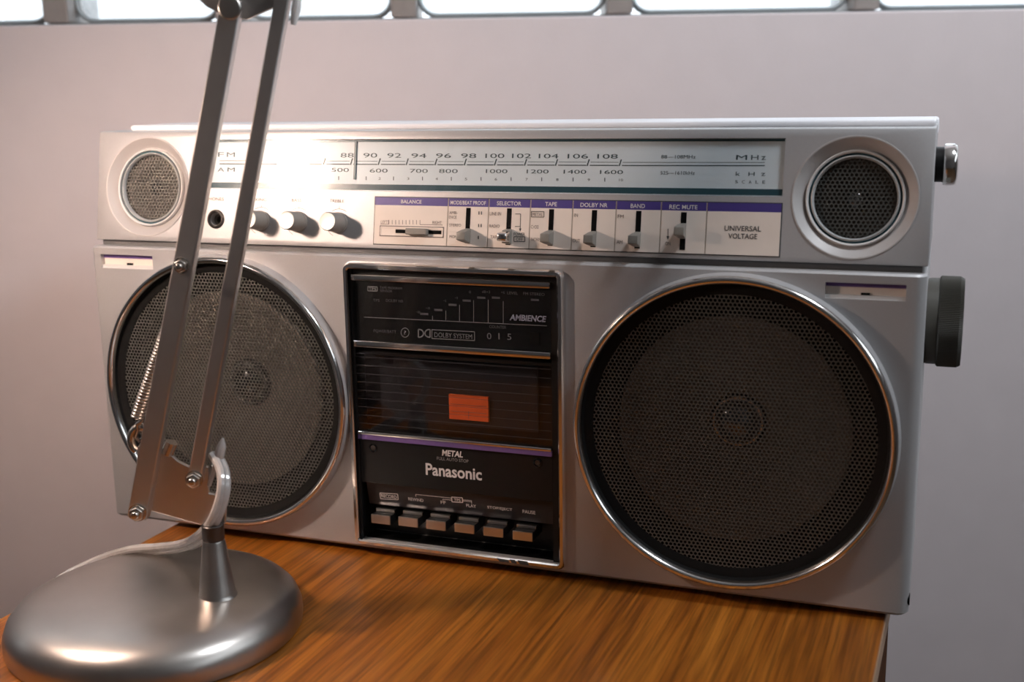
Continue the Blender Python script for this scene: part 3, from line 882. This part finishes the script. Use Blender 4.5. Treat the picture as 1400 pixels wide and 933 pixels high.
b = MB(Lm); b.loft([[(x, o, z) for o, z in ((-.0060, zb_ - .0002), (-.0010, zb_ - .0046), (-.0030, zb_ - .0050), (-.0075, zb_ - .0002))] for x in (XI0, XI1)]); b.build('window_lip', M['gloss'], door)
li = MB(Lm); nl = 9
for k in range(nl):
    z = za + (zb_ - .006 - za) * (k + .9) / nl
    li.bar(XI0 + .0005, z, XI1 - .0005, z, .00022, -.0012)
li.build('window_line', M['dim_ink'], wn, smooth=False)

# name panel
zc = bars[3][0]; zn = zdk(501, 659.5, 757, 687.5, -.002)
b = MB(Lm); b.box(XI0, XI1, -.018, -.0014, zn, zc); name = b.build('name_panel', M['black'], deck, .0004)
OB = -.0013
wi = MB(Lm); gi = MB(Lm)
text(wi, Lp, 'Panasonic', 620, 645.4, 76.5, 16.5, OB, .022, 0)
text(wi, Lp, 'METAL', 618.8, 620.6, 28.5, 8.4, OB, .03, .15)
text(gi, Lp, 'FULL AUTO STOP', 618.8, 628.9, 43, 4.2, OB)
wi.build('brand_lettering', M['white_ink'], name, smooth=False); gi.build('stop_lettering', M['mid_ink'], name, smooth=False)
for u, v in ((510.3, 612.8), (735, 633)):
    x, z = Lp(u, v, OB)
    b = MB(Lm); b.lathe(x, z, [(.0030, OB), (.0029, OB + .0003), (.0024, OB + .0004), (.0021, OB), (.0017, OB + .0001)], 28); sc = b.build('screw_ring', M['gloss'], name)
    b = MB(Lm); b.lathe(x, z, [(.0017, OB), (.0015, OB + .0003), (.0005, OB + .0002), (.0004, OB)], 20, False, True); b.build('screw_head', M['dark_metal'], sc)

# key bay
zl = zdk(502, 690, 757, 718, -.006)
b = MB(Lm)
b.loft([[(x, o, z) for o, z in ((-.004, zn), (-.0075, zl), (-.018, zl), (-.018, zn))] for x in (XI0 + .002, XI1 - .001)])
kl = b.build('key_label_strip', mat('key_strip', (.012, .014, .018), .3), deck)
OB = -.0042
ti = MB(Lm)
for t, x, y, w, h in (('RECORD', 321, 441, 84, 20), ('REWIND', 468, 459, 82, 18), ('FF', 618, 474, 28, 18), ('PLAY', 771, 493, 54, 18), ('STOP/EJECT', 928, 509, 136, 20), ('PAUSE', 1088, 527, 70, 20), ('TPS', 697, 459, 36, 16)):
    text(ti, Lp, t, 450 + x / 4, 570 + y / 4, w / 4, h / 4, OB + .0001, .01)


def l6(x0, y0, x1, y1, w=.7): pbar(ti, Lp, 450 + x0 / 4, 570 + y0 / 4, 450 + x1 / 4, 570 + y1 / 4, w, OB + .0001)


pframe(ti, Lp, 450 + 273 / 4, 570 + 421 / 4, 450 + 370 / 4, 570 + 455 / 4, .9, OB + .0001, .06)
pframe(ti, Lp, 450 + 667 / 4, 570 + 442 / 4, 450 + 726 / 4, 570 + 470 / 4, 1.2, OB + .0001, .06)
l6(470, 440, 470, 428); l6(470, 428, 665, 448); l6(618, 462, 618, 455); l6(618, 455, 666, 460); l6(727, 464, 775, 469); l6(727, 458, 775, 462); l6(775, 462, 775, 480)
# lettering follows the tilted strip
dzs = (zn - zl); mz = MB(Wm)
for (x, y, z) in ti.v:
    f = (zn - z) / dzs if dzs else 0
    mz.v.append((x, .004 + .0035 * max(0, min(1, f)) - .00025, z))
mz.f = ti.f
mz.build('key_lettering', M['white_ink'], kl, smooth=False)
KO = .0030
keys = [(230, 333, 537, 585), (378, 484, 551, 600), (530, 636, 568, 618), (685, 793, 587, 635), (843, 951, 606, 655), (1003, 1111, 628, 677)]
for x0, x1, y0, y1 in keys:
    a = Lp(450 + x0 / 4, 570 + (y0 + y1) / 8, KO)[0]; b_ = Lp(450 + x1 / 4, 570 + (y0 + y1) / 8, KO)[0]
    zt_ = Lp(450 + (x0 + x1) / 8, 570 + (y0 + 2) / 4, KO)[1]; zb0 = Lp(450 + (x0 + x1) / 8, 570 + (y1 + 2) / 4, KO)[1]
    k1 = MB(Lm); k1.loft([[(x, o, z) for o, z in ((KO - .0008, zb0), (KO - .0008, zt_ - .0002), (-.0045, zt_ - .0006), (-.0048, zt_ + .0012), (-.0160, zt_ + .0012), (-.0160, zb0))] for x in (a, b_)])
    key = k1.build('piano_key', M['black'], deck, .0002)
    k2 = MB(Lm); k2.box(a, b_, KO - .0010, KO, zb0, zt_); k2.build('key_front', M['chrome_soft'], key, .0003)
    k3 = MB(Lm); k3.box(a + .0001, b_ - .0001, -.0062, -.0040, zt_ - .0004, zt_ + .0016); k3.build('key_stripe', M['chrome_soft'], key, .0002)
b = MB(Lm); zf = zdk(500, 728, 755, 764, -.004)
b.box(XI0, XI1, -.018, -.004, DK[2] + .0002, zf - .003); b.build('bay_sill', M['gloss'], deck, .0004)
for x0, x1 in ((DK[0] + .0001, XI0), (XI1, DK[1] - .0001)):
    b = MB(Lm); b.box(x0, x1, -.018, -.0012, DK[2] + .0002, DK[3] - .0002); b.build('deck_cheek', M['black'], deck)

# ------------------------------------------------------------------ side knobs
p = hit(1285, 440, Vector((1, 0, 0)), (HW + .010, 0, 0))
cy = .045


def side_z(v, y, x):             # height at depth y whose picture row is v
    lo_, hi_ = -.1, .4
    for _ in range(50):
        m_ = (lo_ + hi_) / 2
        q_ = RM.transposed() @ (Vector((x, y, m_)) - CAM)
        if 466.5 - F * q_.z / q_.y > v: lo_ = m_
        else: hi_ = m_
    return m_


z1, z0 = side_z(378.5, cy, .28), side_z(501, cy, .28)
kz, kr = (z0 + z1) / 2, (z1 - z0) / 2
b = MB(); b.lathe_x(cy, kz, [(kr * .93, HW - .001), (kr * .95, HW + .0015), (kr * .95, HW + .0062)], 64); tk_ = b.build('tuning_knob', M['olive'], R, .0004)
b = MB(); N = 320
loops = [[(x, cy + (r - (.0005 if j % 2 else 0)) * cos(2 * pi * j / N), kz + (r - (.0005 if j % 2 else 0)) * sin(2 * pi * j / N)) for j in range(N)] for r, x in ((kr - .0008, HW + .0062), (kr, HW + .0070), (kr, HW + .0170), (kr - .0012, HW + .0190))]
b.loft(loops); b.build('knob_grip', M['olive'], tk_, smooth=False)
cy2 = .050
z1, z0 = side_z(196, cy2, .28), side_z(254, cy2, .28)
kz, kr = (z0 + z1) / 2, (z1 - z0) / 2
b = MB(); b.lathe_x(cy2, kz, [(kr * .84, HW - .001), (kr * .84, HW + .0045)], 40); vk = b.build('volume_knob', M['black'], R)
b = MB(); b.lathe_x(cy2, kz, [(kr - .0014, HW + .0040), (kr - .0002, HW + .0046), (kr, HW + .0060), (kr, HW + .0095), (kr - .0008, HW + .0110), (kr * .6, HW + .0118)], 48); b.build('knob_cap', M['chrome'], vk, angle=50)
x_, z_ = Lp(1238, 825)
b = MB(); b.lathe_x(.0062, .0085, [(.0034, HW - .003), (.0034, HW + .0003)], 16); b.build('strap_stud', M['slot'], R)

# ------------------------------------------------------------------ desk lamp
FW = Vector((-sin(YAW), cos(YAW), 0)); RT = Vector((cos(YAW), sin(YAW), 0))
BX, BY, BR = -.1305, -.1335, .0806
ST = Vector((-.0915, -.1305, 0))
lamp = thing('desk_lamp', (BX, BY, TZ), 'brushed metal jointed desk lamp with round base standing in front of the radio', 'lamp')
DA = (ST - CAM).dot(FW) + .012         # the arms stand in a plane square to the room, through the stem


def Ap(u, v, d=0.0):
    return hit(u, v, FW, CAM + FW * (DA + d))


b = MB()
b.lathe_z(BX, BY, [(.077, TZ), (BR - .0005, TZ + .0008), (BR, TZ + .004), (BR - .0003, TZ + .0085), (BR - .0022, TZ + .0135), (BR - .0062, TZ + .0178), (BR - .0115, TZ + .0205), (BR - .020, TZ + .0224),
                   (BR - .034, TZ + .0240), (BR - .055, TZ + .0252), (.010, TZ + .0257), (.001, TZ + .0258)], 128)
b.build('lamp_base', M['nickel'], lamp, angle=60)
za_ = TZ + .0236
zs = Ap(297, 727).z
stm = MB(); stm.lathe_z(ST.x, ST.y, [(.0112, za_ - .0005), (.0104, za_ + .0008), (.0098, za_ + .002), (.0062, zs - .001), (.0058, zs)], 40); st_ = stm.build('stem', M['nickel'], lamp, angle=50)
b = MB(); b.lathe_z(ST.x, ST.y, [(.0052, zs - .001), (.0060, zs + .001), (.0060, zs + .0085), (.0048, zs + .0095)], 28); b.build('swivel_collar', M['dark_metal'], st_, angle=50)


def plate(name, pix, d0, d1, m, parent, bevel=.0004):
    a = [tuple(Ap(u, v, d0)) for u, v in pix]; off = FW * (d1 - d0)
    b = MB(); b.loft([a, [tuple(Vector(p) + off) for p in a]]); return b.build(name, m, parent, bevel)


brk = plate('bracket', [(187, 706), (209, 699.5), (279, 719.5), (296, 722), (308, 716), (309, 682), (291, 676.5), (285.5, 675.5), (285, 640), (270, 633), (258, 639), (244, 632), (228, 618), (212, 606), (196, 600), (188, 612), (184, 660)], .0005, .0035, M['arm'], lamp)
b = MB(); b.tube([Ap(228, 621, .002), Ap(235, 605, .002)], .0034, 16); b.build('bracket_pin', M['steel'], brk)
b = MB(); pts = [Ap(192 + 13 * cos(t), 601 + 17 * sin(t), .002) for t in [2.0 + .35 * k for k in range(12)]]; b.tube(pts, .0022, 10); b.build('bracket_hook', M['steel'], brk)


def arm(name, p0, p1, w, dpt, d, m=M['arm'], ext=(0.0, 0.0)):
    """rectangular bar between two points of the arm plane, w wide and dpt deep"""
    a, c = Vector(p0), Vector(p1); t = (c - a).normalized(); a = a - t * ext[0]; c = c + t * ext[1]
    s = t.cross(FW).normalized()
    lp = []
    for p in (a, c):
        lp.append([tuple(p + s * (w / 2 * i) + FW * j) for i, j in ((-1, d), (1, d), (1, d + dpt), (-1, d + dpt))])
    b = MB(); b.loft(lp); return b.build(name, m, lamp, .0009, 2)


A0, A1 = Ap(194.5, 692), Ap(319.5, 10); B0, B1 = Ap(270.5, 650), Ap(390, -4)
arm1 = arm('lower_arm', A0, A1, .0106, .0085, -.0080, ext=(.0050, .004))
arm2 = arm('lower_arm', B0, B1, .0074, .0085, -.0080, ext=(.003, .006))


def nut(u, v, d, parent, r=.0042):
    c = Ap(u, v); b = MB()
    X = RT; Z = Vector((0, 0, 1))

    def lp(rr, dd, n, ph=0.0): return [tuple(c + (X * cos(2 * pi * k / n + ph) + Z * sin(2 * pi * k / n + ph)) * rr + FW * dd) for k in range(n)]
    b.loft([lp(r * 1.18, d, 24), lp(r * 1.18, d - .0006, 24)]); w = b.build('washer', M['steel'], parent)
    b = MB(); b.loft([lp(r, d - .0005, 6, .4), lp(r, d - .0036, 6, .4), lp(r * .86, d - .0042, 6, .4)]); b.build('nut', M['steel'], parent, .0004)
    b = MB(); b.loft([lp(r * .52, d - .003, 20), lp(r * .52, d - .0058, 20), lp(r * .40, d - .0064, 20)]); b.build('bolt', M['steel'], parent, .0002)


nut(194.5, 694, -.0080, arm1); nut(271, 649, -.0080, arm2); nut(254, 360, -.0080, arm1, .0036)

# tension spring beside the broad arm
p0, p1 = Ap(256, 372, -.001), Ap(187, 573, -.001)
t = (p1 - p0).normalized(); s1 = t.cross(FW).normalized(); s2 = t.cross(s1)
L = (p1 - p0).length; turns = 46; pts = []
for k in range(turns * 10 + 1):
    f = k / (turns * 10); a = 2 * pi * turns * f
    pts.append(p0 + t * (L * f) + (s1 * cos(a) + s2 * sin(a)) * .0030)
b = MB(); b.tube(pts, .00078, 6); spr = b.build('spring', M['steel'], lamp, angle=70)
b = MB(); e = p1; pts = [e + s1 * .003, e + t * .003 + s1 * .001, Ap(188, 588, -.001), Ap(185, 597, .001), Ap(190, 603, .003), Ap(197, 598, .004), Ap(194, 588, .004)]; b.tube(pts, .0011, 8); b.build('spring_hook', M['steel'], spr)
b = MB(); b.tube([p0 - s1 * 0, p0 - t * .004, Ap(258, 362, -.001)], .0008, 8); b.build('spring_hook', M['steel'], spr)

# elbow plate, pivot disc, upper arms and head (the head hangs outside the picture)
elb = plate('elbow_plate', [(258, -14), (282, 9), (303, 20), (337, 27), (352, 20), (404, -2), (412, -30), (390, -48), (300, -50)], -.0005, .003, M['arm'], lamp)
c = Ap(320, 12.5); b = MB()
lp = lambda rr, dd: [tuple(c + (RT * cos(2 * pi * k / 32) + Vector((0, 0, 1)) * sin(2 * pi * k / 32)) * rr + FW * dd) for k in range(32)]
b.loft([lp(.0060, -.0082), lp(.0060, -.0100), lp(.0052, -.0108)]); b.build('pivot_disc', M['nickel'], elb, .0003)
hc = Vector((-.2687, -.2315, .3248))                       # bulb
aim = Vector((.22, .62, -.68)).normalized()
hb = hc - aim * .046                                     # back of the shade
joint = hb + Vector((-.016, -.012, .065))
for (u, v), jo in (((316, -20), Vector((0, 0, 0))), ((384, -33), Vector((.004, 0, .020)))):
    a = Ap(u, v, .0065); c = joint + jo
    b = MB(); b.tube([a, a.lerp(c, .5), c], .0042, 12); b.build('upper_arm', M['arm'], lamp)
    b = MB(); b.tube([Ap(u, v, -.004), Ap(u, v, .011)], .0032, 16); b.build('pivot_bolt', M['steel'], elb)
b = MB(); b.tube([joint + Vector((.004, 0, .024)), joint, hb - aim * .010, hb + aim * .002], [.005, .005, .007, .0100], 16); b.build('head_joint', M['dark_metal'], lamp)
e1 = aim.cross(Vector((0, 0, 1))).normalized(); e2 = aim.cross(e1)


def revolve(prof, seg=64):
    b = MB(); b.loft([[tuple(hc + aim * d + (e1 * cos(2 * pi * k / seg) + e2 * sin(2 * pi * k / seg)) * r) for k in range(seg)] for r, d in prof], False, False); return b


sh = revolve([(.008, -.050), (.014, -.048), (.0155, -.034), (.026, -.022), (.032, -.006), (.0375, .012), (.0392, .021)]).build('lamp_shade', M['nickel'], lamp, angle=60)
si = revolve([(.005, -.046), (.0125, -.044), (.0142, -.033), (.0248, -.021), (.0308, -.006), (.0365, .012), (.0392, .021)]).build('shade_lining', M['shade_in'], sh, angle=60)
bl = revolve([(.0005, .014), (.005, .0132), (.010, .010), (.0133, .005), (.0142, 0), (.0133, -.005), (.010, -.011), (.0075, -.018), (.007, -.036)]).build('bulb', M['bulb'], sh, angle=60)

# clear twin flex: leaves the bracket, bends down past the stem and drops behind the base


def smooth_path(P, n=8):
    out = []
    for i in range(len(P) - 1):
        a, b_, c_, d_ = P[max(i - 1, 0)], P[i], P[i + 1], P[min(i + 2, len(P) - 1)]
        for k in range(n):
            f = k / n
            out.append(.5 * ((2 * b_) + (c_ - a) * f + (2 * a - 5 * b_ + 4 * c_ - d_) * f * f + (3 * b_ - a - 3 * c_ + d_) * f ** 3))
    out.append(P[-1]); return out


for dx, dy, dd in ((-3.0, -2.0, -.003), (3.6, 2.6, -.001)):
    px = [(293, 622, .000), (303, 640, -.006), (306, 662, -.012), (301, 690, -.014), (289, 717, -.012), (271, 737, .006), (247, 747, .030), (215, 751, .050), (180, 754, .058), (140, 766, .070), (100, 784, .064), (78, 797, .050)]
    P = []
    for i, (u, v, d) in enumerate(px):
        k = min(1, i / 3)
        P.append(Ap(u + dx * (1 if i < 6 else .2), v + dy * (.3 if i < 5 else 1.2), d + dd))
    b = MB(); b.tube(smooth_path(P), .0025, 10); b.build('power_flex', M['cable'], lamp)
b = MB(); P = [Ap(286, 664, -.001), Ap(292, 645, -.003), Ap(299, 626, -.004), Ap(303, 610, -.004), Ap(305, 599, -.004)]; b.tube(P, [.0012, .0013, .0028, .0027, .0006], 10); b.build('cable_tie', M['cable'], lamp)
b = MB(); P = [Ap(407, -6, -.004), Ap(404.5, 14, -.005), Ap(401, 34, -.005)]; b.tube(P, [.0022, .0026, .0014], 10); b.build('white_piece', mat('white_finish', (.8, .78, .76), .3), lamp)  # short white tapered piece at the upper end of the narrow arm
